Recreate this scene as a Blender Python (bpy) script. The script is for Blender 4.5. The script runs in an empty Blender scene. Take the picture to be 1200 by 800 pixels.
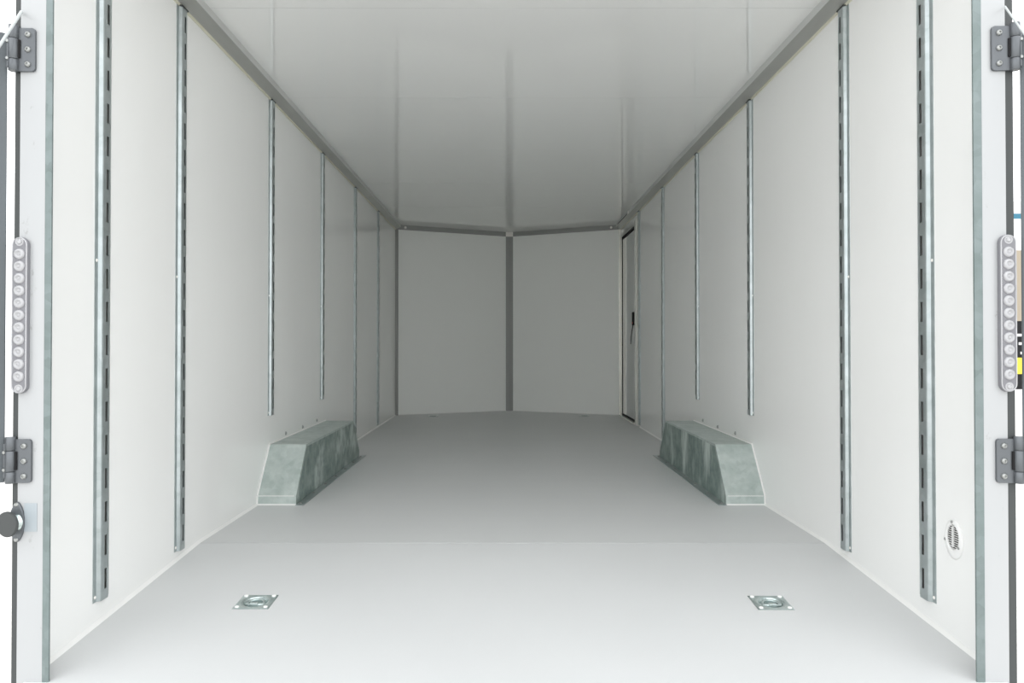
import bpy, math, random
from mathutils import Vector, Matrix
random.seed(4)
S = bpy.context.scene
COL = S.collection
PI = math.pi

# ---------------------------------------------------------------- camera, sky, exposure
EYE = 0.632                                   # lens height above the cargo floor (floor top is Z = 0)
cd = bpy.data.cameras.new('camera'); cam = bpy.data.objects.new('camera', cd); COL.objects.link(cam)
cd.sensor_width = 36.0; cd.lens = 860.0 / 1200.0 * 36.0
cam.location = (0, 0, EYE); cam.rotation_euler = (math.radians(90.6), 0, 0)
cd.shift_x = 7.0 / 1200; cd.shift_y = -6.0 / 1200
cd.clip_start = 0.05; cd.clip_end = 300
S.camera = cam

w = bpy.data.worlds.new('overcast_sky'); S.world = w; w.use_nodes = True
bg = w.node_tree.nodes['Background']
bg.inputs[0].default_value = (0.97, 0.985, 1.0, 1); bg.inputs[1].default_value = 2.1
S.view_settings.view_transform = 'Standard'; S.view_settings.look = 'None'
S.view_settings.gamma = 1.0; S.view_settings.use_curve_mapping = False
S.view_settings.exposure = 0.22
S.cycles.max_bounces = 24; S.cycles.diffuse_bounces = 20; S.cycles.glossy_bounces = 8      # light reaches the far end only by many bounces

# ---------------------------------------------------------------- dimensions (metres; y runs into the trailer)
XL, XR = -0.98, 1.02                          # inner faces of the side walls
YR = 1.50                                     # rear frame
YS = 2.34                                     # kink of the floor: the rear panel slopes down to the sill
YC = 6.52                                     # corners where the pointed front begins
NX, NY = 0.032, 6.97                          # tip of the pointed front
HC = EYE + 1.062                              # ceiling
SL = 0.0655                                   # fall of the rear floor panel
def fz(y): return 0.0 if y >= YS else -(YS - y) * SL

# ---------------------------------------------------------------- materials
def mat(name, col, rough=0.5, metal=0.0, coat=0.0, coat_r=0.05, ior=1.5):
    m = bpy.data.materials.new(name); m.use_nodes = True
    b = m.node_tree.nodes['Principled BSDF']
    b.inputs['Base Color'].default_value = (*col, 1); b.inputs['Roughness'].default_value = rough
    b.inputs['Metallic'].default_value = metal; b.inputs['Coat Weight'].default_value = coat
    b.inputs['Coat Roughness'].default_value = coat_r; b.inputs['IOR'].default_value = ior
    return m
def noise(m, scale, detail=4, stretch=(1, 1, 1), rough=0.55):
    nt = m.node_tree
    tc = nt.nodes.new('ShaderNodeTexCoord'); mp = nt.nodes.new('ShaderNodeMapping'); n = nt.nodes.new('ShaderNodeTexNoise')
    nt.links.new(tc.outputs['Object'], mp.inputs[0]); nt.links.new(mp.outputs[0], n.inputs['Vector'])
    mp.inputs['Scale'].default_value = stretch
    n.inputs['Scale'].default_value = scale; n.inputs['Detail'].default_value = detail; n.inputs['Roughness'].default_value = rough
    return n
def ramp(m, src, stops):
    r = m.node_tree.nodes.new('ShaderNodeValToRGB'); e = r.color_ramp.elements
    while len(e) < len(stops): e.new(0.5)
    for k, (p, c) in enumerate(stops): e[k].position = p; e[k].color = (*c, 1)
    m.node_tree.links.new(src, r.inputs[0]); return r.outputs[0]
def mix(m, a, b, fac, mode='MIX'):
    x = m.node_tree.nodes.new('ShaderNodeMix'); x.data_type = 'RGBA'; x.blend_type = mode
    L = m.node_tree.links
    for sock, v in ((x.inputs[0], fac), (x.inputs[6], a), (x.inputs[7], b)):
        if hasattr(v, 'is_linked'): L.new(v, sock)
        elif isinstance(v, tuple): sock.default_value = (*v, 1)
        else: sock.default_value = v
    return x.outputs[2]
def setc(m, sock): m.node_tree.links.new(sock, m.node_tree.nodes['Principled BSDF'].inputs['Base Color'])
def bump(m, src, strength, dist):
    b = m.node_tree.nodes.new('ShaderNodeBump'); b.inputs['Strength'].default_value = strength; b.inputs['Distance'].default_value = dist
    m.node_tree.links.new(src, b.inputs['Height']); m.node_tree.links.new(b.outputs[0], m.node_tree.nodes['Principled BSDF'].inputs['Normal'])

M = {}
M['wall'] = m = mat('white_laminate_board', (0.80, 0.805, 0.785), 0.14)
n = noise(m, 2.2, 3, (1, 1, .6)); setc(m, ramp(m, n.outputs['Fac'], [(0.3, (0.878, 0.88, 0.866)), (0.7, (0.893, 0.895, 0.881))]))
M['ceiling'] = m = mat('gloss_white_ceiling_board', (0.935, 0.937, 0.922), 0.0, ior=2.9)
M['nose'] = mat('white_nose_board', (0.93, 0.94, 0.915), 0.4)
M['floor'] = m = mat('pale_grey_coated_floor', (0.50, 0.515, 0.52), 0.42)
n = noise(m, 260, 2); n2 = noise(m, 1.8, 3)
c = ramp(m, n2.outputs['Fac'], [(0.3, (0.61, 0.62, 0.62)), (0.7, (0.63, 0.64, 0.64))])
setc(m, mix(m, c, n.outputs['Fac'], 0.03, 'OVERLAY')); bump(m, n.outputs['Fac'], 0.08, 0.0006)
M['seal'] = mat('white_sealant', (0.86, 0.86, 0.84), 0.45)
M['joint'] = mat('grey_joint_filler', (0.42, 0.43, 0.42), 0.6)
M['cornice'] = m = mat('grey_cornice_profile', (0.47, 0.475, 0.45), 0.38, 0.35)
n = noise(m, 14, 4, (1, .15, 1)); setc(m, ramp(m, n.outputs['Fac'], [(0.3, (0.42, 0.425, 0.40)), (0.7, (0.50, 0.505, 0.48))]))
M['greytrim'] = mat('dark_grey_trim', (0.36, 0.365, 0.355), 0.45, 0.2)
M['fascia'] = mat('cornice_fascia_lit_tone', (0.55, 0.56, 0.545), 0.35)  # paler than the cornice underside: light on this facing is put into the colour
M['lip'] = mat('cream_sealant_lip', (0.70, 0.68, 0.56), 0.5)
def galv(name, lo, hi, metal, rough, streak=0.0, sscale=7, sst=(1, 1.6, .28)):
    m = mat(name, hi, rough, metal)
    n = noise(m, 16, 5); v = m.node_tree.nodes.new('ShaderNodeTexVoronoi'); v.inputs['Scale'].default_value = 48
    tc = m.node_tree.nodes.new('ShaderNodeTexCoord'); m.node_tree.links.new(tc.outputs['Object'], v.inputs['Vector'])
    c = ramp(m, n.outputs['Fac'], [(0.32, lo), (0.68, hi)])
    c = mix(m, c, ramp(m, v.outputs['Color'], [(0, (0.3,) * 3), (1, (0.7,) * 3)]), 0.35, 'SOFT_LIGHT')
    if streak:
        s = noise(m, sscale, 5, sst, 0.6)
        f = ramp(m, s.outputs['Fac'], [(0.52, (0, 0, 0)), (0.66, (streak,) * 3)])
        c = mix(m, c, (0.62, 0.70, 0.66), f)
    setc(m, c); return m
M['galv'] = galv('galvanised_steel', (0.43, 0.50, 0.475), (0.56, 0.62, 0.595), 0.4, 0.42)
M['galvdull'] = galv('dull_galvanised_edge', (0.16, 0.20, 0.195), (0.21, 0.25, 0.25), 0.3, 0.5)
M['galvface'] = galv('galvanised_steel_spotted_shaded', (0.15, 0.22, 0.20), (0.36, 0.43, 0.40), 0.4, 0.40, 0.75, 10, (1, 1, .7))  # base darker than the cover sheet to paint in shade; spots are weathering
M['galvwash'] = galv('galvanised_steel_streaked_shaded', (0.13, 0.20, 0.18), (0.33, 0.41, 0.38), 0.4, 0.40, 1.0, 5, (1, 2.0, .45))  # same darkened base for the shaded side; streaks are a pale wash
M['rail'] = galv('zinc_rail', (0.38, 0.425, 0.425), (0.48, 0.525, 0.53), 0.7, 0.32)
M['slot'] = mat('dark_slot_shade', (0.05, 0.045, 0.04), 0.8)  # dark colour stands in for shade inside the openings
M['zinc'] = m = galv('bright_zinc', (0.44, 0.52, 0.51), (0.60, 0.67, 0.66), 0.75, 0.25)
M['post'] = m = mat('white_painted_post', (0.80, 0.81, 0.81), 0.35)
n = noise(m, 22, 6, (1, 1, .5), 0.7); setc(m, ramp(m, n.outputs['Fac'], [(0.33, (0.31, 0.31, 0.31)), (0.38, (0.43, 0.44, 0.445)), (1.0, (0.44, 0.45, 0.455))]))
M['rubber'] = mat('dark_rubber', (0.055, 0.06, 0.06), 0.6)
M['hinge'] = mat('grey_cast_hinge', (0.14, 0.15, 0.16), 0.42, 0.5)
M['bolt'] = mat('stainless_bolt', (0.36, 0.37, 0.36), 0.35, 0.8)
M['door'] = mat('dark_grey_door_edge', (0.10, 0.115, 0.125), 0.45)
M['black'] = mat('black_plastic', (0.008, 0.008, 0.009), 0.9)
M['red'] = mat('red_plastic', (0.5, 0.03, 0.03), 0.4)
M['white'] = mat('white_plastic', (0.84, 0.84, 0.83), 0.35)
M['whitebolt'] = mat('white_cap', (0.9, 0.88, 0.84), 0.4)
M['frame'] = mat('cream_white_door_frame', (0.93, 0.92, 0.87), 0.22, 0.25)
M['sidedoor'] = mat('side_door_board', (0.60, 0.61, 0.60), 0.4)
M['cord'] = mat('white_cord', (0.5, 0.53, 0.53), 0.6)
M['lampbase'] = mat('grey_lamp_housing', (0.20, 0.20, 0.215), 0.35)
M['lens'] = m = mat('clear_lamp_lens', (0.54, 0.54, 0.555), 0.12, coat=0.6); m.node_tree.nodes['Principled BSDF'].inputs['Transmission Weight'].default_value = 0.25
M['bluegrey'] = mat('blue_grey_patch_colour', (0.36, 0.40, 0.425), 0.4)
M['beige'] = mat('beige_panel', (0.34, 0.29, 0.22), 0.6)
M['yellow'] = mat('yellow_panel', (0.85, 0.72, 0.05), 0.5)
M['blue'] = mat('blue_band', (0.03, 0.16, 0.24), 0.5)
M['ground'] = m = mat('pale_gravel', (0.60, 0.56, 0.49), 0.9)
n = noise(m, 35, 6); setc(m, ramp(m, n.outputs['Fac'], [(0.3, (0.57, 0.555, 0.53)), (0.7, (0.76, 0.75, 0.725))])); bump(m, n.outputs['Fac'], 0.5, 0.02)

# ---------------------------------------------------------------- mesh helpers
class MB:
    def __init__(s): s.v = []; s.f = []; s.mi = []; s.sm = []
    def add(s, verts, faces, mi=0, smooth=False):
        o = len(s.v); s.v += [tuple(p) for p in verts]
        for f in faces: s.f.append(tuple(i + o for i in f)); s.mi.append(mi); s.sm.append(smooth)
    def box(s, a, b, mi=0):
        x0, y0, z0 = a; x1, y1, z1 = b
        s.add([(x0, y0, z0), (x1, y0, z0), (x1, y1, z0), (x0, y1, z0), (x0, y0, z1), (x1, y0, z1), (x1, y1, z1), (x0, y1, z1)],
              [(0, 3, 2, 1), (4, 5, 6, 7), (0, 1, 5, 4), (1, 2, 6, 5), (2, 3, 7, 6), (3, 0, 4, 7)], mi)
    def cbox(s, c, d, mi=0): s.box([c[i] - d[i] / 2 for i in range(3)], [c[i] + d[i] / 2 for i in range(3)], mi)
    def loft(s, rings, mi=0, smooth=False, cap=True, closed=True):
        o = len(s.v); n = len(rings[0]); vs = [p for r in rings for p in r]; fs = []
        for k in range(len(rings) - 1):
            for i in range(n if closed else n - 1):
                j = (i + 1) % n; fs.append((k * n + i, k * n + j, (k + 1) * n + j, (k + 1) * n + i))
        s.add(vs, fs, mi, smooth)
        if cap: s.add(rings[0], [tuple(range(n - 1, -1, -1))], mi); s.add(rings[-1], [tuple(range(n))], mi)
    def lathe(s, base, axis, prof, n=16, mi=0, smooth=True):
        """prof: (radius, distance along axis) pairs"""
        ax = Vector(axis).normalized(); u = ax.orthogonal().normalized(); v = ax.cross(u); b = Vector(base)
        rings = [[b + ax * d + (u * math.cos(2 * PI * i / n) + v * math.sin(2 * PI * i / n)) * max(r, 1e-5) for i in range(n)] for r, d in prof]
        s.loft(rings, mi, smooth)
    def cyl(s, a, b, r, n=12, mi=0):
        a = Vector(a); b = Vector(b); s.lathe(a, b - a, [(r, 0), (r, (b - a).length)], n, mi)
    def tube(s, pts, r, n=8, mi=0):
        pts = [Vector(p) for p in pts]; rings = []
        u = None
        for i, p in enumerate(pts):
            t = (pts[min(i + 1, len(pts) - 1)] - pts[max(i - 1, 0)]).normalized()
            u = t.orthogonal().normalized() if u is None else (u - t * u.dot(t)).normalized()
            v = t.cross(u); rings.append([p + (u * math.cos(2 * PI * k / n) + v * math.sin(2 * PI * k / n)) * r for k in range(n)])
        s.loft(rings, mi, True)
    def build(s, name, mats, parent=None, bevel=0.0, seg=2):
        me = bpy.data.meshes.new(name); me.from_pydata(s.v, [], s.f)
        if not isinstance(mats, (list, tuple)): mats = [mats]
        for k in mats: me.materials.append(M[k])
        for p, mi, sm in zip(me.polygons, s.mi, s.sm): p.material_index = mi; p.use_smooth = sm
        import bmesh
        b = bmesh.new(); b.from_mesh(me); bmesh.ops.recalc_face_normals(b, faces=b.faces[:]); b.to_mesh(me); b.free()
        o = bpy.data.objects.new(name, me); COL.objects.link(o)
        if parent: o.parent = parent
        if bevel:
            md = o.modifiers.new('bevel', 'BEVEL'); md.width = bevel; md.segments = seg; md.limit_method = 'ANGLE'
        return o
def empty(name, loc=(0, 0, 0)):
    o = bpy.data.objects.new(name, None); COL.objects.link(o); o.location = loc; o.empty_display_size = 0.05; return o
def thing(name, label, cat, loc=(0, 0, 0), group=None):
    o = empty(name, loc); o['label'] = label; o['category'] = cat
    if group: o['group'] = group
    return o
def struct(o, label=None, cat=None):
    o['kind'] = 'structure'
    if label: o['label'] = label
    if cat: o['category'] = cat
    return o

# ---------------------------------------------------------------- ground and trailer shell
GZ = -0.45
g = MB(); g.box((-40, -30, GZ - 0.1), (40, 50, GZ)); struct(g.build('ground', 'ground'), 'pale gravel ground outside, glimpsed beside the rear posts', 'ground')

T = 0.02
g = MB(); g.box((XL - T, 1.56, -0.14), (XL, YC, HC + 0.03)); wl = struct(g.build('wall_left', 'wall'), 'white laminated left wall of the trailer', 'wall')
g = MB()
DY0, DY1, DZ0, DZ1 = 5.77, 6.43, 0.012, EYE + 0.935        # opening of the side door
g.box((XR, 1.56, -0.14), (XR + T, DY0, HC + 0.03)); g.box((XR, DY1, -0.14), (XR + T, YC, HC + 0.03))
g.box((XR, DY0, DZ1), (XR + T, DY1, HC + 0.03)); g.box((XR, DY0, -0.14), (XR + T, DY1, DZ0))
wr = struct(g.build('wall_right', 'wall'), 'white laminated right wall with a narrow side door at its far end', 'wall')
def slab_wall(name, p, q, label):
    p = Vector((*p, 0)); q = Vector((*q, 0)); d = (q - p).normalized(); nrm = Vector((-d.y, d.x, 0))
    if nrm.y < 0: nrm = -nrm
    g = MB(); g.loft([[p + Vector((0, 0, z)), q + Vector((0, 0, z)), q + nrm * T + Vector((0, 0, z)), p + nrm * T + Vector((0, 0, z))] for z in (-0.14, HC + 0.03)])
    return struct(g.build(name, 'nose'), label, 'wall')
wbl = slab_wall('wall_back_left', (XL - .012, YC), (NX, NY), 'left panel of the pointed front wall')
wbr = slab_wall('wall_back_right', (NX, NY), (XR + .012, YC), 'right panel of the pointed front wall')

# ceiling: backing with gloss panels
cl = MB(); e = 0.0
def poly_prism(g, pts, z0, z1, mi=0): g.loft([[(x, y, z0) for x, y in pts], [(x, y, z1) for x, y in pts]], mi)
poly_prism(cl, [(XL, 1.5), (XR, 1.5), (XR, YC), (NX, NY), (XL, YC)], HC + 0.0004, HC + 0.03)
ceil = struct(cl.build('ceiling', 'joint'), 'glossy white panelled ceiling', 'ceiling')
ys = [1.5, 2.31, 3.152, 3.995, 4.84, 5.68]
for k, y0 in enumerate(ys):
    y0 += 0.0 if k == 0 else 0.0012
    g = MB()
    if k < 5: poly_prism(g, [(XL, y0), (XR, y0), (XR, ys[k + 1] - .0012), (XL, ys[k + 1] - .0012)], HC, HC + 0.003)
    else: poly_prism(g, [(XL, y0), (XR, y0), (XR, YC), (NX, NY), (XL, YC)], HC, HC + 0.003)
    g.build('ceiling_panel', 'ceiling', ceil)

# floor: backing with a level front panel and a sloping rear panel
g = MB(); poly_prism(g, [(XL, YS - .02), (XR, YS - .02), (XR, YC), (NX, NY), (XL, YC)], -0.04, -0.012)
fl = struct(g.build('floor', 'joint'), 'pale grey coated floor, its rear panel sloping down to the sill', 'floor')
g = MB(); poly_prism(g, [(XL, YS + .0012), (XR, YS + .0012), (XR, YC), (NX, NY), (XL, YC)], -0.012, 0); g.build('floor_panel', 'floor', fl)
g = MB(); ye = 1.487
TD = [(-.642, 1.89), (.677, 1.885)]                     # pockets for the two near tie-down rings
xs = [XL, TD[0][0] - .037, TD[0][0] + .037, TD[1][0] - .037, TD[1][0] + .037, XR]; yy = [ye, 1.852, 1.923, YS - .002]
vv = [(x, y, fz(y)) for y in yy for x in xs]; ff = [(j * 6 + i, j * 6 + i + 1, (j + 1) * 6 + i + 1, (j + 1) * 6 + i) for j in range(3) for i in range(5) if not (j == 1 and i in (1, 3))]
g.add(vv, ff); g.add([(x, y, fz(y) - .012) for y in (ye, YS - .002) for x in (XL, XR)], [(0, 2, 3, 1)])
g.add([(x, YS - .002, z) for x in (XL, XR) for z in (-.012, 0)], [(0, 1, 3, 2)])
for x, y in TD:
    c = [(x - .037, 1.852), (x + .037, 1.852), (x + .037, 1.923), (x - .037, 1.923)]
    g.add([(a, b, fz(b)) for a, b in c] + [(a, b, fz(b) - .012) for a, b in c], [(0, 1, 5, 4), (1, 2, 6, 5), (2, 3, 7, 6), (3, 0, 4, 7)])
g.build('floor_panel', 'floor', fl)
g = MB(); g.loft([[(x, ye, fz(ye) - .05), (x, ye, fz(ye) + .0015), (x, ye - .012, fz(ye) + .0015), (x, ye - .012, fz(ye) - .05)] for x in (XL + .055, XR - .065)])
g.build('sill_strip', 'seal', fl)

# ---------------------------------------------------------------- trims
tn = [0]
def trim(g, mats, label, **k):
    tn[0] += 1; return struct(g.build('trim_%d' % tn[0], mats, **k), label, 'trim')
# cornice: lip on the wall, underside slanting to a low fascia against the ceiling
def cornice(p, q, inward, label, w=0.043, lip=True):
    p = Vector((*p, 0)); q = Vector((*q, 0)); n_ = Vector((*inward, 0)).normalized()
    prof = [(0.0, -0.042), (0.004, -0.042), (w, -0.0235), (w, 0.0), (0, 0)]
    g = MB(); g.loft([[b + n_ * a + Vector((0, 0, HC + c)) for a, c in prof] for b in (p, q)])
    o = trim(g, 'cornice', label)
    g = MB(); g.loft([[b + n_ * a + Vector((0, 0, HC + c)) for a, c in [(w, -.0245), (w + .0015, -.0245), (w + .0015, 0), (w, 0)]] for b in (p, q)]); g.build('fascia', 'fascia', o)['label'] = 'upright fascia, painted paler as its lit side'
    if lip:
        g = MB(); g.loft([[b + n_ * a + Vector((0, 0, HC + c)) for a, c in [(0, -.050), (.0045, -.050), (.0045, -.041), (0, -.041)]] for b in (p, q)])
        g.build('sealant_lip', 'lip', o)
    return o
tl = cornice((XL, 1.53), (XL, YC - .01), (1, 0), 'grey cornice along the left wall and ceiling')
tr = cornice((XR, 1.53), (XR, YC - .01), (-1, 0), 'grey cornice along the right wall and ceiling')
def nose_trim(p, q, label, sgn):
    p = Vector((*p, 0)); q = Vector((*q, 0)); d = (q - p).normalized(); n_ = Vector((d.y, -d.x, 0)); 
    if n_.y > 0: n_ = -n_
    g = MB(); g.loft([[b + n_ * a + Vector((0, 0, HC + c)) for a, c in [(0, -.042), (.006, -.042), (.008, -.022), (.008, 0), (0, 0)]] for b in (p, q)])
    o = trim(g, 'greytrim', label)
    # white screw near the corner and black gap beside it
    c = (p if sgn < 0 else q) + (d if sgn < 0 else -d) * 0.085 + Vector((0, 0, HC - .021))
    b = MB(); b.lathe(c + n_ * .0065, n_, [(.011, 0), (.011, .003), (.007, .005)], 12); b.build('screw', 'whitebolt', o)
    return o
nose_trim((XL, YC), (NX, NY), 'dark grey trim atop the left nose panel', -1)
nose_trim((NX, NY), (XR, YC), 'dark grey trim atop the right nose panel', 1)
b = MB(); b.lathe((XR - .0445, 5.83, HC - .012), Vector((-1, -.3, 0)), [(.011, -.004), (.011, .006), (.007, .009)], 12); b.build('screw', 'whitebolt', tr)
b = MB(); b.box((XR - .0465, 5.90, HC - .017), (XR - .0444, 6.40, HC - .012)); b.build('gap_seal', 'black', tr)
# centre strip on the nose joint
def nose_y(x): return NY - (abs(x - NX)) * (NY - YC) / ((XR - NX) if x > NX else (NX - XL))
g = MB(); hw = 0.034
prof = [(NX - hw, nose_y(NX - hw) + .001), (NX - hw, nose_y(NX - hw) - .004), (NX, NY - .010), (NX + hw, nose_y(NX + hw) - .004), (NX + hw, nose_y(NX + hw) + .001), (NX, NY)]
g.loft([[(x, y, z) for x, y in prof] for z in (0.0, HC - .043)])
o = trim(g, 'greytrim', 'dark grey vertical strip on the middle joint of the nose')
g = MB(); g.loft([[(x, y - .006 if i in (1, 2, 3) else y, z) for i, (x, y) in enumerate(prof)] for z in (HC - .043, HC - .022, HC - .0005)]); g.build('joint_cap', 'whitebolt', o)
# corner strips
g = MB(); g.box((XL, YC - .03, 0), (XL + .006, YC, HC - .04)); g.box((XL, YC - .008, 0), (XL + .022, YC + .006, HC - .04)); trim(g, 'greytrim', 'dark grey strip in the far left corner')
g = MB(); g.box((XR - .018, YC - .006, 0), (XR, YC + .004, HC - .04)); trim(g, 'frame', 'pale strip in the far right corner')
# sealant beads along the floor
def bead(pts, inward, label, s=0.008):
    g = MB()
    rings = []
    for (x, y), n_ in zip(pts, inward):
        z = fz(y); n_ = Vector((*n_, 0)); b = Vector((x, y, z))
        rings.append([b, b + Vector((0, 0, s)), b + n_ * s * .45 + Vector((0, 0, s * .5)), b + n_ * s])
    g.loft(rings); return trim(g, 'seal', label)
bead([(XL, 1.53), (XL, YS), (XL, YC)], [(1, 0)] * 3, 'white sealant bead along foot of left wall')
bead([(XR, 1.53), (XR, YS), (XR, DY0 - .18)], [(-1, 0)] * 3, 'white sealant bead along foot of right wall')
bead([(XL, YC), (NX, NY)], [(.4, -.9)] * 2, 'white sealant bead under the left nose panel', .006)
bead([(NX, NY), (XR, YC)], [(-.4, -.9)] * 2, 'white sealant bead under the right nose panel', .006)

# ---------------------------------------------------------------- rear frame posts
def post(x_in, x_mid, x_out, x_gask, label):
    s = -1 if x_in < 0 else 1; xw = XL if s < 0 else XR
    g = MB(); lo, hi = sorted((x_mid, x_out)); g.box((lo, YR, -0.22), (hi, YR + .004, HC + .12))
    lo, hi = sorted((xw + s * .002, x_out)); g.box((lo, YR + .004, -0.22), (hi, YR + .075, HC + .12))
    o = trim(g, 'post', label)
    lo, hi = sorted((x_in, x_mid)); g = MB(); g.box((lo, YR - .001, -0.20), (hi, YR + .004, HC + .02)); g.build('edge_angle', 'galvdull', o, bevel=.001)['label'] = 'galvanised inner edge angle'
    lo, hi = sorted((x_out, x_gask)); g = MB(); g.box((lo, YR + .002, -0.22), (hi, YR + .012, HC + .12)); g.build('rubber_gasket', 'rubber', o)
    return o
post(-.930, -.944, -.996, -1.008, 'white painted rear post on the left with dark rubber edge')
post(.9576, .975, 1.024, 1.041, 'white painted rear post on the right with dark rubber edge')
g = MB(); g.box((-.996, YR, HC + .02), (1.024, YR + .075, HC + .12)); trim(g, 'post', 'white header above the rear opening')
g = MB(); g.box((-.944, YR + .001, -.22), (.975, YR + .07, fz(YR) - .016)); trim(g, 'galv', 'galvanised sill beam under the rear floor edge')

# ---------------------------------------------------------------- slotted rails
def rail_mesh(z0, z1):
    """local: +x away from the wall, +y towards the nose; z = world height"""
    P = [(.000, .000), (.0016, .000), (.0018, .0125), (.0095, .0165), (.0106, .0185), (.0110, .0210), (.0110, .032), (.0110, .041), (.0110, .048), (.0095, .052), (.0016, .054), (.0016, .068), (.000, .068)]
    g = MB()
    # solid strips except the slot column (between index 6 and 7)
    for i in range(len(P) - 1):
        if i == 6: continue
        a, b = P[i], P[i + 1]
        g.add([(a[0], a[1], z0), (b[0], b[1], z0), (b[0], b[1], z1), (a[0], a[1], z1)], [(0, 1, 2, 3)], 0, 3 <= i <= 4)
    s = MB(); z = z0 + 0.025; prev = z0; a, b = P[6], P[7]
    while z + .048 < z1 - .01:
        g.add([(a[0], a[1], prev), (b[0], b[1], prev), (b[0], b[1], z), (a[0], a[1], z)], [(0, 1, 2, 3)])
        prev = z + .048; z += .0805
    g.add([(a[0], a[1], prev), (b[0], b[1], prev), (b[0], b[1], z1), (a[0], a[1], z1)], [(0, 1, 2, 3)])
    s.box((a[0] - .005, a[1] - .002, z0 + .01), (a[0] - .004, b[1] + .002, z1 - .004))  # dark strip put in for the shade inside the slots
    cap = [2, 3, 4, 5, 8, 9, 10]
    for zz in (z0, z1): g.add([(P[i][0], P[i][1], zz) for i in cap], [tuple(range(len(cap)))])
    return g, s
def mirror(g):
    g.v = [(-x, y, z) for x, y, z in g.v]; g.f = [tuple(reversed(f)) for f in g.f]
ZT = EYE + 1.011
starts = [1.745, 2.172, 3.02, 3.868, 4.716, 5.563]
foot = [.017, .017, .337, .339, .017, .017]
desc_l = ['nearest the camera, reaching almost to the floor', 'second from the camera, reaching almost to the floor',
          'ending above the near end of the wheel arch', 'shorter, ending above the middle of the wheel arch',
          'rising behind the far end of the wheel arch', 'thin distant one just before the far left corner']
desc_r = ['nearest the camera, beside the round vent', 'second from the camera, reaching almost to the floor',
          'ending above the near end of the wheel arch', 'shorter, ending above the middle of the wheel arch',
          'rising behind the far end of the wheel arch', 'thin distant one touching the side door frame']
for side, desc in (('left', desc_l), ('right', desc_r)):
    for k, y0 in enumerate(starts):
        t = thing('slotted_rail', 'slotted steel rail on %s wall, %s' % (side, desc[k]), 'rail', (XL if side == 'left' else XR, y0, foot[k]), 'slotted rails on the %s wall' % side)
        g, s = rail_mesh(0, ZT - foot[k])
        rv = []
        for zz in ([.012, EYE + .2 - foot[k]] if k < 4 else [.012]):
            r = MB(); r.lathe((.0012, .0075, zz), (1, 0, 0), [(.0042, 0), (.0042, .001), (.0025, .0022)], 10); rv.append(r)
        e_ = MB(); e_.box((0, .012, ZT - foot[k] ), (.0125, .056, ZT - foot[k] + .004))
        for q in [g, s, e_] + rv:
            if side == 'right': mirror(q)
        g.build('rail_channel', 'rail', t); s.build('slot_shade_strip', 'slot', t); [q.build('rivet', 'whitebolt', t) for q in rv]; e_.build('end_cap', 'rubber', t)

# ---------------------------------------------------------------- wheel arch covers
def arch(side):
    xw = XL if side == 'left' else XR; s = 1 if side == 'left' else -1; wd = 0.155
    t = thing('wheel_arch_cover', 'galvanised steel wheel arch cover on floor against %s wall%s' % (side, ', spotted face darkened for shade' if side == 'left' else ', face washed with pale vertical streaks'), 'wheel arch', (xw, 2.89, 0))
    L = 1.24; y1 = .15; y2 = L - .15; H = .217; k = .035
    side_pts = [(0, 0), (.002, k), (y1, H), (y2, H), (L - .002, k), (L, 0)]
    g = MB()
    g.loft([[(s * x, y, z) for y, z in side_pts] for x in (0, wd)], cap=False, closed=False)
    g.build('cover_sheet', 'galv', t)
    g = MB(); g.add([(s * wd, y, z) for y, z in side_pts], [tuple(range(6))]); g.add([(s * (wd - .003), y, z) for y, z in side_pts], [tuple(range(6))])
    g.build('inner_face', 'galvface' if side == 'left' else 'galvwash', t)['label'] = 'weathered inner face panel, base darkened for shade'
    # rim folded round the inner face
    g = MB(); w_ = .008
    for a, b in zip(side_pts[:-1], side_pts[1:]):
        a = Vector((s * (wd + .0012), *a)); b = Vector((s * (wd + .0012), *b)); d = (b - a).normalized(); nn = Vector((0, d.z, -d.y)) * w_
        g.add([a, b, b + nn, a + nn], [(0, 1, 2, 3)])
    g.build('folded_rim', 'galv', t)
    # floor flange with screws
    g = MB(); x0, x1 = sorted((s * wd, s * (wd + .032))); g.box((x0, -.012, 0), (x1, L + .045, .0025)); g.build('floor_flange', 'rail', t)
    for y in (.02, .22, .42, .62, .82, 1.02, 1.22):
        b = MB(); b.lathe((s * (wd + .013), y, .002), (0, 0, 1), [(.006, 0), (.006, .002), (.003, .004)], 10); b.build('screw', 'bolt', t)
    # sealant: down the wall edge, across the foot and the fold
    g = MB(); path = [(0, 0), (.002, k), (y1, H), (y2, H), (L - .002, k), (L, 0)]
    for a, b in zip(path[:-1], path[1:]):
        a = Vector((s * .0025, *a)); b = Vector((s * .0025, *b)); d = (b - a).normalized(); nn = Vector((0, -d.z, d.y)) * .005
        X = Vector((s * .003, 0, 0)); g.loft([[p - X * .6, p + X, p + X * .6 + nn, p - X * .6 + nn] for p in (a, b)])
    x0, x1 = sorted((0, s * wd)); g.box((x0, -.004, 0), (x1, .001, .0045)); g.box((x0 + .006, .0002, k - .001), (x1 - .008, .004, k + .0012))
    g.build('sealant_bead', 'seal', t)
    for y, z in ((.375, .236), (.645, .234), (.91, .238)):
        b = MB(); b.lathe((0, y, z), (s, 0, 0), [(.008, 0), (.008, .003), (.004, .006)], 12); b.build('bolt', 'bolt', t)
arch('left'); arch('right')

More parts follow.
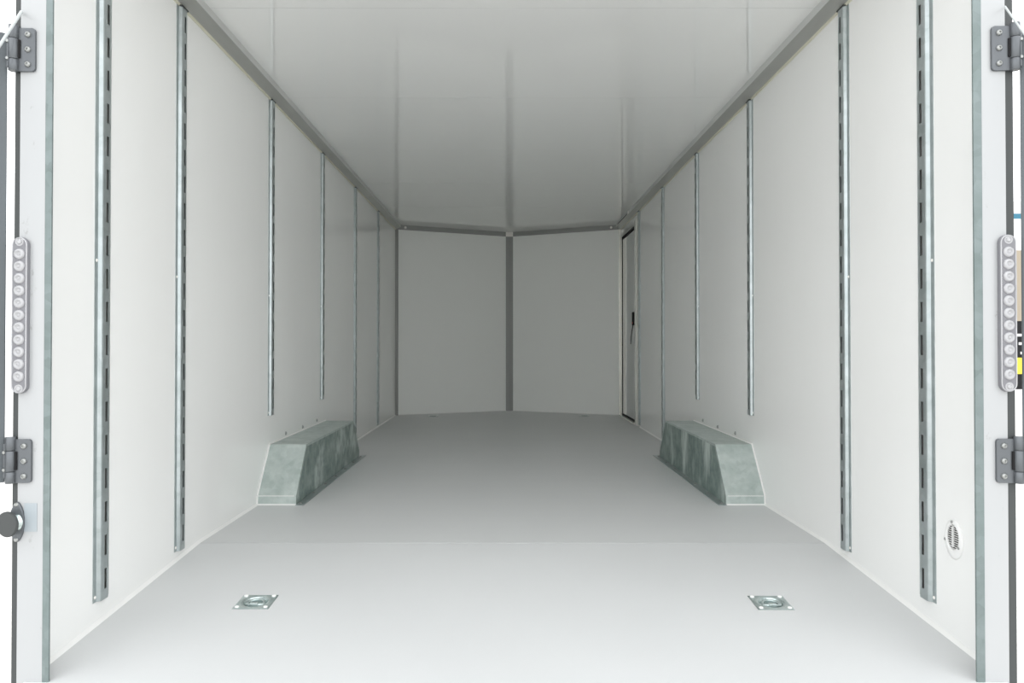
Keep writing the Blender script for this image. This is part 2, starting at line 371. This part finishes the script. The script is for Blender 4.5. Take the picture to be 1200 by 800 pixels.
# ---------------------------------------------------------------- recessed tie down rings
def tie_down(x, y, label):
    t = thing('tie_down_ring', label, 'tie-down', (x, y, fz(y)))
    if y < YS: t.rotation_euler = (math.atan(SL), 0, 0)
    W, D, c = .046, .044, .006
    def oct_(w, d, c, z): return [(-w + c, -d, z), (w - c, -d, z), (w, -d + c, z), (w, d - c, z), (w - c, d, z), (-w + c, d, z), (-w, d - c, z), (-w, -d + c, z)]
    N = 24
    def circ(r, z, ry=None): return [(r * math.cos(2 * PI * i / N), (ry or r) * math.sin(2 * PI * i / N), z) for i in range(N)]
    def sq(z, ww, dd):
        out = []
        for i in range(N):
            a = 2 * PI * i / N; cx, sy = math.cos(a), math.sin(a); m_ = max(abs(cx), abs(sy)); out.append((ww * cx / m_, dd * sy / m_, z))
        return out
    g = MB(); g.loft([sq(.0002, W, D), sq(.0016, W - .004, D - .004), circ(.036, .0018), circ(.031, .0008), circ(.025, -.009), circ(.010, -.0105)], smooth=False, cap=False)
    g.add(circ(.010, -.0105), [tuple(range(N))]); g.build('dished_plate', 'zinc', t)
    g = MB(); n = 20                                                  # D ring lying in the dish
    pts = [(.022 * math.cos(PI * i / n), -.006 + .024 * math.sin(PI * i / n), -.0015) for i in range(n + 1)] + [(-.022, -.012, -.0015), (0, -.0135, -.0015), (.022, -.012, -.0015), (.022, -.006, -.0015)]
    g.tube(pts, .0036, 8); g.build('ring', 'zinc', t)
    g = MB(); g.cbox((0, -.013, .001), (.020, .011, .006)); g.build('ring_clamp', 'zinc', t, bevel=.0015)
    for sx in (-1, 1):
        for sy in (-1, 1):
            b = MB(); b.lathe((sx * .036, sy * .034, .0028), (0, 0, 1), [(.0055, -.001), (.0055, .0005), (.003, .0016)], 10); b.build('screw', 'seal', t)
tie_down(-.642, 1.89, 'zinc recessed tie-down ring in near floor panel, on the left')
tie_down(.677, 1.885, 'zinc recessed tie-down ring in near floor panel, on the right')
tie_down(-.640, 6.44, 'tiny distant tie-down ring by the left nose panel')
tie_down(.690, 6.46, 'tiny distant tie-down ring by the right nose panel')

# ---------------------------------------------------------------- round vent on the right wall
t = thing('round_vent', 'small round white louvred vent on right wall beside the galvanised edge', 'vent', (XR, 1.674, EYE - .439))
g = MB(); N = 40
def oval(ry, rz, d, zc=0): return [(-d, ry * math.cos(2 * PI * i / N), zc + rz * math.sin(2 * PI * i / N)) for i in range(N)]
g.loft([oval(.033, .0450, 0, -.005), oval(.033, .0450, .0015, -.005), oval(.030, .042, .0035, -.005), oval(.0245, .0305, .0055), oval(.0225, .0285, .0045), oval(.0222, .0282, .0010)], smooth=True); g.build('vent_plate', 'white', t)
g = MB(); g.loft([oval(.0221, .0281, .0011), oval(.0221, .0281, .0014)]); g.build('vent_opening', 'slot', t)
for k in range(11):
    z = -.0255 + k * .0051; hw_ = .0222 * math.sqrt(max(1 - (z / .0283) ** 2, .01))
    g = MB(); g.loft([[(-.0014, y, z - .0004), (-.0044, y, z - .0006), (-.0044, y, z + .0003), (-.0014, y, z + .0005)] for y in (-hw_, hw_)]); g.build('slat', 'white', t)
g = MB(); g.box((-.0052, -.0016, -.022), (-.0014, .0016, .024)); g.build('centre_bar', 'white', t)
for y, z in ((.002, .034), (.028, -.011), (-.022, -.019)):
    b = MB(); b.lathe((-.0035, y, z), (-1, 0, 0), [(.0035, 0), (.0035, .002), (.002, .003)], 10); b.build('screw', 'bolt', t)

# ---------------------------------------------------------------- side door on the right wall
dr = empty('door_1', (XR, DY0, 0)); struct(dr, 'narrow side door with cream frame at the far end of the right wall', 'door')
g = MB(); g.box((.004, .008, DZ0 + .006), (.022, DY1 - DY0 - .008, DZ1 - .008)); g.build('door_board', 'sidedoor', dr)
g = MB(); W_ = DY1 - DY0
for a, b in (((-.004, 0, DZ0), (.004, .028, DZ1)), ((-.004, W_ - .06, DZ0), (.004, W_, DZ1)), ((-.004, 0, DZ1 - .024), (.004, W_, DZ1)), ((-.004, 0, DZ0), (.004, W_, DZ0 + .018))): g.box(a, b)
g.build('door_gasket', 'black', dr)
g = MB(); g.box((-.004, W_ - .19, DZ0 + .02), (.005, W_ - .062, DZ1 - .03)); g.build('pale_strip', 'frame', dr)['label'] = 'pale strip along the far edge'  # pale strip laid on the door board near its far edge
g = MB(); g.loft([[(0, -.17, z), (-.018, -.10, z), (-.018, -.08, z), (-.014, -.03, z), (-.011, -.006, z), (0, -.004, z)] for z in (.004, DZ1 + .03)]); g.build('frame_jamb', 'frame', dr)  # near jamb profile tilted towards the rear opening to catch more light
g = MB(); g.box((-.006, W_ + .004, .004), (0, W_ + .07, DZ1 + .03)); g.build('frame_jamb', 'frame', dr, bevel=.002)
g = MB(); g.box((-.008, -.004, DZ1 + .002), (0, W_ + .07, DZ1 + .032)); g.build('frame_header', 'cornice', dr, bevel=.002)
g = MB(); g.box((-.022, -.004, .001), (0, W_ + .07, DZ0 + .002)); g.build('threshold', 'frame', dr)
g = MB(); g.box((-.016, .030, EYE + .150), (.004, .085, EYE + .255)); h = g.build('door_handle', 'black', dr, bevel=.003)
g = MB(); g.box((-.018, .045, EYE + .160), (-.0155, .065, EYE + .175)); g.build('release_button', 'red', h)
g = MB(); g.tube([(-.012, .055, EYE + .15), (-.018, .08, EYE + .10), (-.016, .12, EYE + .05), (-.012, .16, EYE + .0)], .003, 6); g.build('pull_cord', 'black', h)

# ---------------------------------------------------------------- rear door leaves folded back along the outside
def px(u, v, y): return ((u - 593) * y / 860, y, EYE + (403 - v) * y / 860)
def cargo_door(s, x0, label):
    z0 = px(0, 565, YR)[2]; z1 = px(0, 37, YR)[2]
    t = thing('cargo_door', label, 'door', (x0, YR, z0))
    t.rotation_euler = (0, 0, math.radians(36) if s < 0 else -math.radians(36))      # swung wide open, towards the viewer's side
    L = .92; a, b = sorted((0, s * L)); th = .030
    g = MB(); g.box((a, 0.001, 0), (b, th, z1 - z0)); g.build('door_leaf', 'door', t, bevel=.002)
    g = MB(); a, b = sorted((s * .02, s * (L - .02))); g.box((a, -.004, .02), (b, .0015, z1 - z0 - .02)); g.build('inner_lining', 'door', t)
    return t
door_l = cargo_door(-1, -1.0228, 'dark grey cargo door leaf swung open outside the left post')
door_r = cargo_door(1, 1.0540, 'dark cargo door leaf swung open outside the right post')

# ---------------------------------------------------------------- hinges
def hinge(s, u_in, u_out, v0, v1, door):
    """s = -1 left, +1 right; u_in .. u_out = inner and outer edge of the leaf"""
    yk = YR - .006
    x_in, _, z1 = px(u_in, v0, yk); x_out, _, z0 = px(u_out, v1, yk)
    t = empty('hinge'); t.parent = door; R_ = Matrix.Translation(door.location) @ door.rotation_euler.to_matrix().to_4x4(); t.matrix_parent_inverse = R_.inverted(); t.location = (x_in, YR, z0); H = z1 - z0; W = abs(x_out - x_in)
    g = MB(); c = .006; yy = (-.0055, -.0002)
    pts = [(0, c), (c * .3, c * .3), (c, 0), (W + .004, 0), (W + .004, H), (c, H), (c * .3, H - c * .3), (0, H - c)]
    g.loft([[(s * x, y, z) for x, z in pts] for y in yy]); g.build('leaf_plate', 'hinge', t, bevel=.0012)
    for k in range(3):
        zc = H * (.155 + .345 * k)
        b = MB(); b.lathe((s * .0145, -.0055, zc), (0, -1, 0), [(.0062, 0), (.0062, .0012), (.0050, .0036), (.0034, .0044), (.0026, .0044), (.0026, .0024)], 16); b.build('bolt', 'bolt', t)
    xb = W + .0115
    for a, b_ in ((-.004, .26), (.27, .74), (.75, 1.06)):
        g = MB(); g.lathe((s * xb, -.007, H * a), (0, 0, 1), [(.0085, 0), (.0095, .001), (.0095, H * (b_ - a) - .001), (.0085, H * (b_ - a))], 18); g.build('barrel_knuckle', 'hinge', t)
    g = MB(); g.box((min(s * (W - .002), s * (W + .004)), -.0085, H * .30), (max(s * (W - .002), s * (W + .004)), -.0052, H * .72)); g.build('leaf_gap', 'black', t)
    g = MB(); x0, x1 = sorted((s * xb, s * (xb + .016))); g.box((x0, -.006, H * .10), (x1, -.0012, H * .9)); g.build('door_leaf_plate', 'hinge', t, bevel=.001)
    for k in range(2):
        b = MB(); b.lathe((s * (xb + .0125), -.006, H * (.3 + .4 * k)), (0, -1, 0), [(.0045, 0), (.0045, .001), (.003, .003)], 12); b.build('bolt', 'bolt', t)
hinge(-1, 38.5, 20.5, 31, 82, door_l)
hinge(-1, 37.0, 20.0, 514.5, 565.5, door_l)
hinge(1, 1165, 1185, 28.5, 81, door_r)
hinge(1, 1167.5, 1186, 514, 565.5, door_r)

# ---------------------------------------------------------------- strip lamps
def lamp(u0, u1, v0, v1, label):
    yk = YR - .008; a = px(u0, v1, yk); b = px(u1, v0, yk); W = b[0] - a[0]; H = b[2] - a[2]
    t = thing('strip_lamp', label, 'lamp', ((a[0] + b[0]) / 2, YR, a[2])); r = W / 2
    def stadium(rr, y):
        out = []
        for i in range(13): an = PI * i / 12; out.append((rr * math.cos(an), y, H - r + rr * math.sin(an)))
        for i in range(13): an = PI + PI * i / 12; out.append((rr * math.cos(an), y, r + rr * math.sin(an)))
        return out
    g = MB(); g.loft([stadium(r, -.0002), stadium(r, -.008), stadium(r - .0015, -.010)]); g.build('lamp_housing', 'lampbase', t)
    pitch = 14.35 * yk / 860; zc = H / 2
    for k in range(-5, 6):
        z = zc + k * pitch; g = MB()
        g.lathe((0, -.0095, z), (0, -1, 0), [(.0113, 0), (.0113, .0015), (.0096, .0040), (.0062, .0055), (.0046, .0030), (.0030, .0028), (.0016, .0042)], 20); g.build('lens_dome', 'lens', t)
    for z in (zc - 6 * pitch, zc + 6 * pitch):
        g = MB(); g.lathe((0, -.0095, z), (0, -1, 0), [(.0088, 0), (.0088, .001), (.0078, .0012), (.0062, .0006)], 18); g.lathe((0, -.0095, z), (0, -1, 0), [(.0048, 0), (.0048, .0022), (.003, .003)], 14); g.build('end_screw', 'lens', t)
    g = MB(); o1 = stadium(r - .0004, -.0102); i1 = stadium(r - .0020, -.0116); g.loft([o1, i1, stadium(r - .0032, -.0102)], cap=False); g.build('lens_rim', 'lens', t)
lamp(13.5, 32, 277.5, 461, 'clear studded strip lamp upright on the left post')
lamp(1172.3, 1191.5, 274.5, 459, 'clear studded strip lamp upright on the right post')

# ---------------------------------------------------------------- round door catch, patch, cords
c0 = px(22.5, 610.5, YR)
t = thing('door_catch', 'dark round door catch on a two-screw plate low on the left post', 'catch', (c0[0], YR, c0[2]))
g = MB(); n = 28; 
def lob(y, k=1): return [(k * .0150 * math.cos(2 * PI * i / n), y, k * (.041 - .0) * math.sin(2 * PI * i / n) * (1 - .12 * abs(math.cos(2 * PI * i / n)))) for i in range(n)]
g.loft([lob(-.0002), lob(-.004), lob(-.006, .93)]); g.build('base_plate', 'hinge', t)
ax = Vector((-.27, -1, 0)); 
g = MB(); g.lathe((-.001, -.004, 0), ax, [(.017, 0), (.0145, .003), (.0125, .006), (.0130, .009), (.0215, .014), (.0215, .016)], 28); g.build('catch_stem', 'zinc', t)
e1 = Vector((-.001, -.004, 0)) + ax.normalized() * .0155
g = MB(); g.lathe(e1, ax, [(.0245, 0), (.0255, .002), (.0255, .006), (.024, .0075)], 28); g.build('rubber_cap', 'rubber', t)
for z in (-.0355, .0355):
    b = MB(); b.lathe((0, -.0045, z), (0, -1, 0), [(.0045, 0), (.0045, .0015), (.0028, .003)], 12); b.build('screw', 'bolt', t)
a = px(30, 622, YR); b_ = px(45, 589, YR)
g = MB(); g.box((0, -.0010, 0), (b_[0] - a[0], -.0001, b_[2] - a[2])); o = g.build('bluegrey_patch', 'bluegrey'); o.location = (a[0], YR, a[2]); o['label'] = 'pale blue-grey patch on the left post beside the catch'; o['category'] = 'patch'  # flat blue-grey rectangle laid on the post
def cord(p, q, r, door):
    a = Vector(p); b = Vector(q); g = MB()
    m0 = Vector(((a.x) * (1.468 / a.y), 1.468, EYE + (a.z - EYE) * 1.468 / a.y))          # hook standing off the post
    g.tube([a, a.lerp(m0, .6), m0] + [m0.lerp(b, i / 8) for i in range(1, 9)], r, 8); o = g.build('stay_cord', 'cord', door); o['label'] = 'white stay cord'
    R_ = Matrix.Translation(door.location) @ door.rotation_euler.to_matrix().to_4x4(); o.matrix_parent_inverse = R_.inverted()
def on_door(sgn, hx, d, h): c, q = math.cos(math.radians(36)), math.sin(math.radians(36)); return (hx + sgn * (c * d - q * .009), YR - q * d - c * .009, EYE + h)
cord((px(24, 13, YR)[0], YR - .004, px(24, 13, YR)[2]), on_door(-1, -1.0228, .2, .205), .0031, door_l)
cord((px(1179, 7, YR)[0], YR - .004, px(1179, 7, YR)[2]), on_door(1, 1.054, .2, .244), .0020, door_r)

# ---------------------------------------------------------------- striped totem glimpsed through the right gap
yt = 5.2; x0 = 3.45; x1 = 3.85
t = thing('striped_totem', 'upright thing with beige, black and yellow bands, glimpsed outside past the right lamp', 'totem', ((x0 + x1) / 2, yt, GZ))
def band(v0, v1, mt, nm, d=.0):
    g = MB(); z0 = EYE + (403 - v1) * yt / 860 - GZ; z1 = EYE + (403 - v0) * yt / 860 - GZ
    g.box((-.2 - d, -d, max(0, z0)), (.2 + d, .12 + d, z1)); return g.build(nm, mt, t)
band(456, 590, 'white', 'plinth'); band(438, 456, 'black', 'black_band'); band(419, 438, 'yellow', 'yellow_band', .004); band(376, 419, 'black', 'black_panel')
band(293, 376, 'beige', 'beige_panel'); band(256, 293, 'white', 'white_panel'); band(250, 256, 'blue', 'blue_band', .004)
band(236, 250, 'white', 'top_panel')
for k, v in enumerate((392, 402, 413)):
    g = MB(); z = EYE + (403 - v) * yt / 860 - GZ; g.box((-.03 + .012 * k, -.003, z - .012), (.01 + .02 * k, 0, z + .006)); g.build('pale_mark', 'white', t)
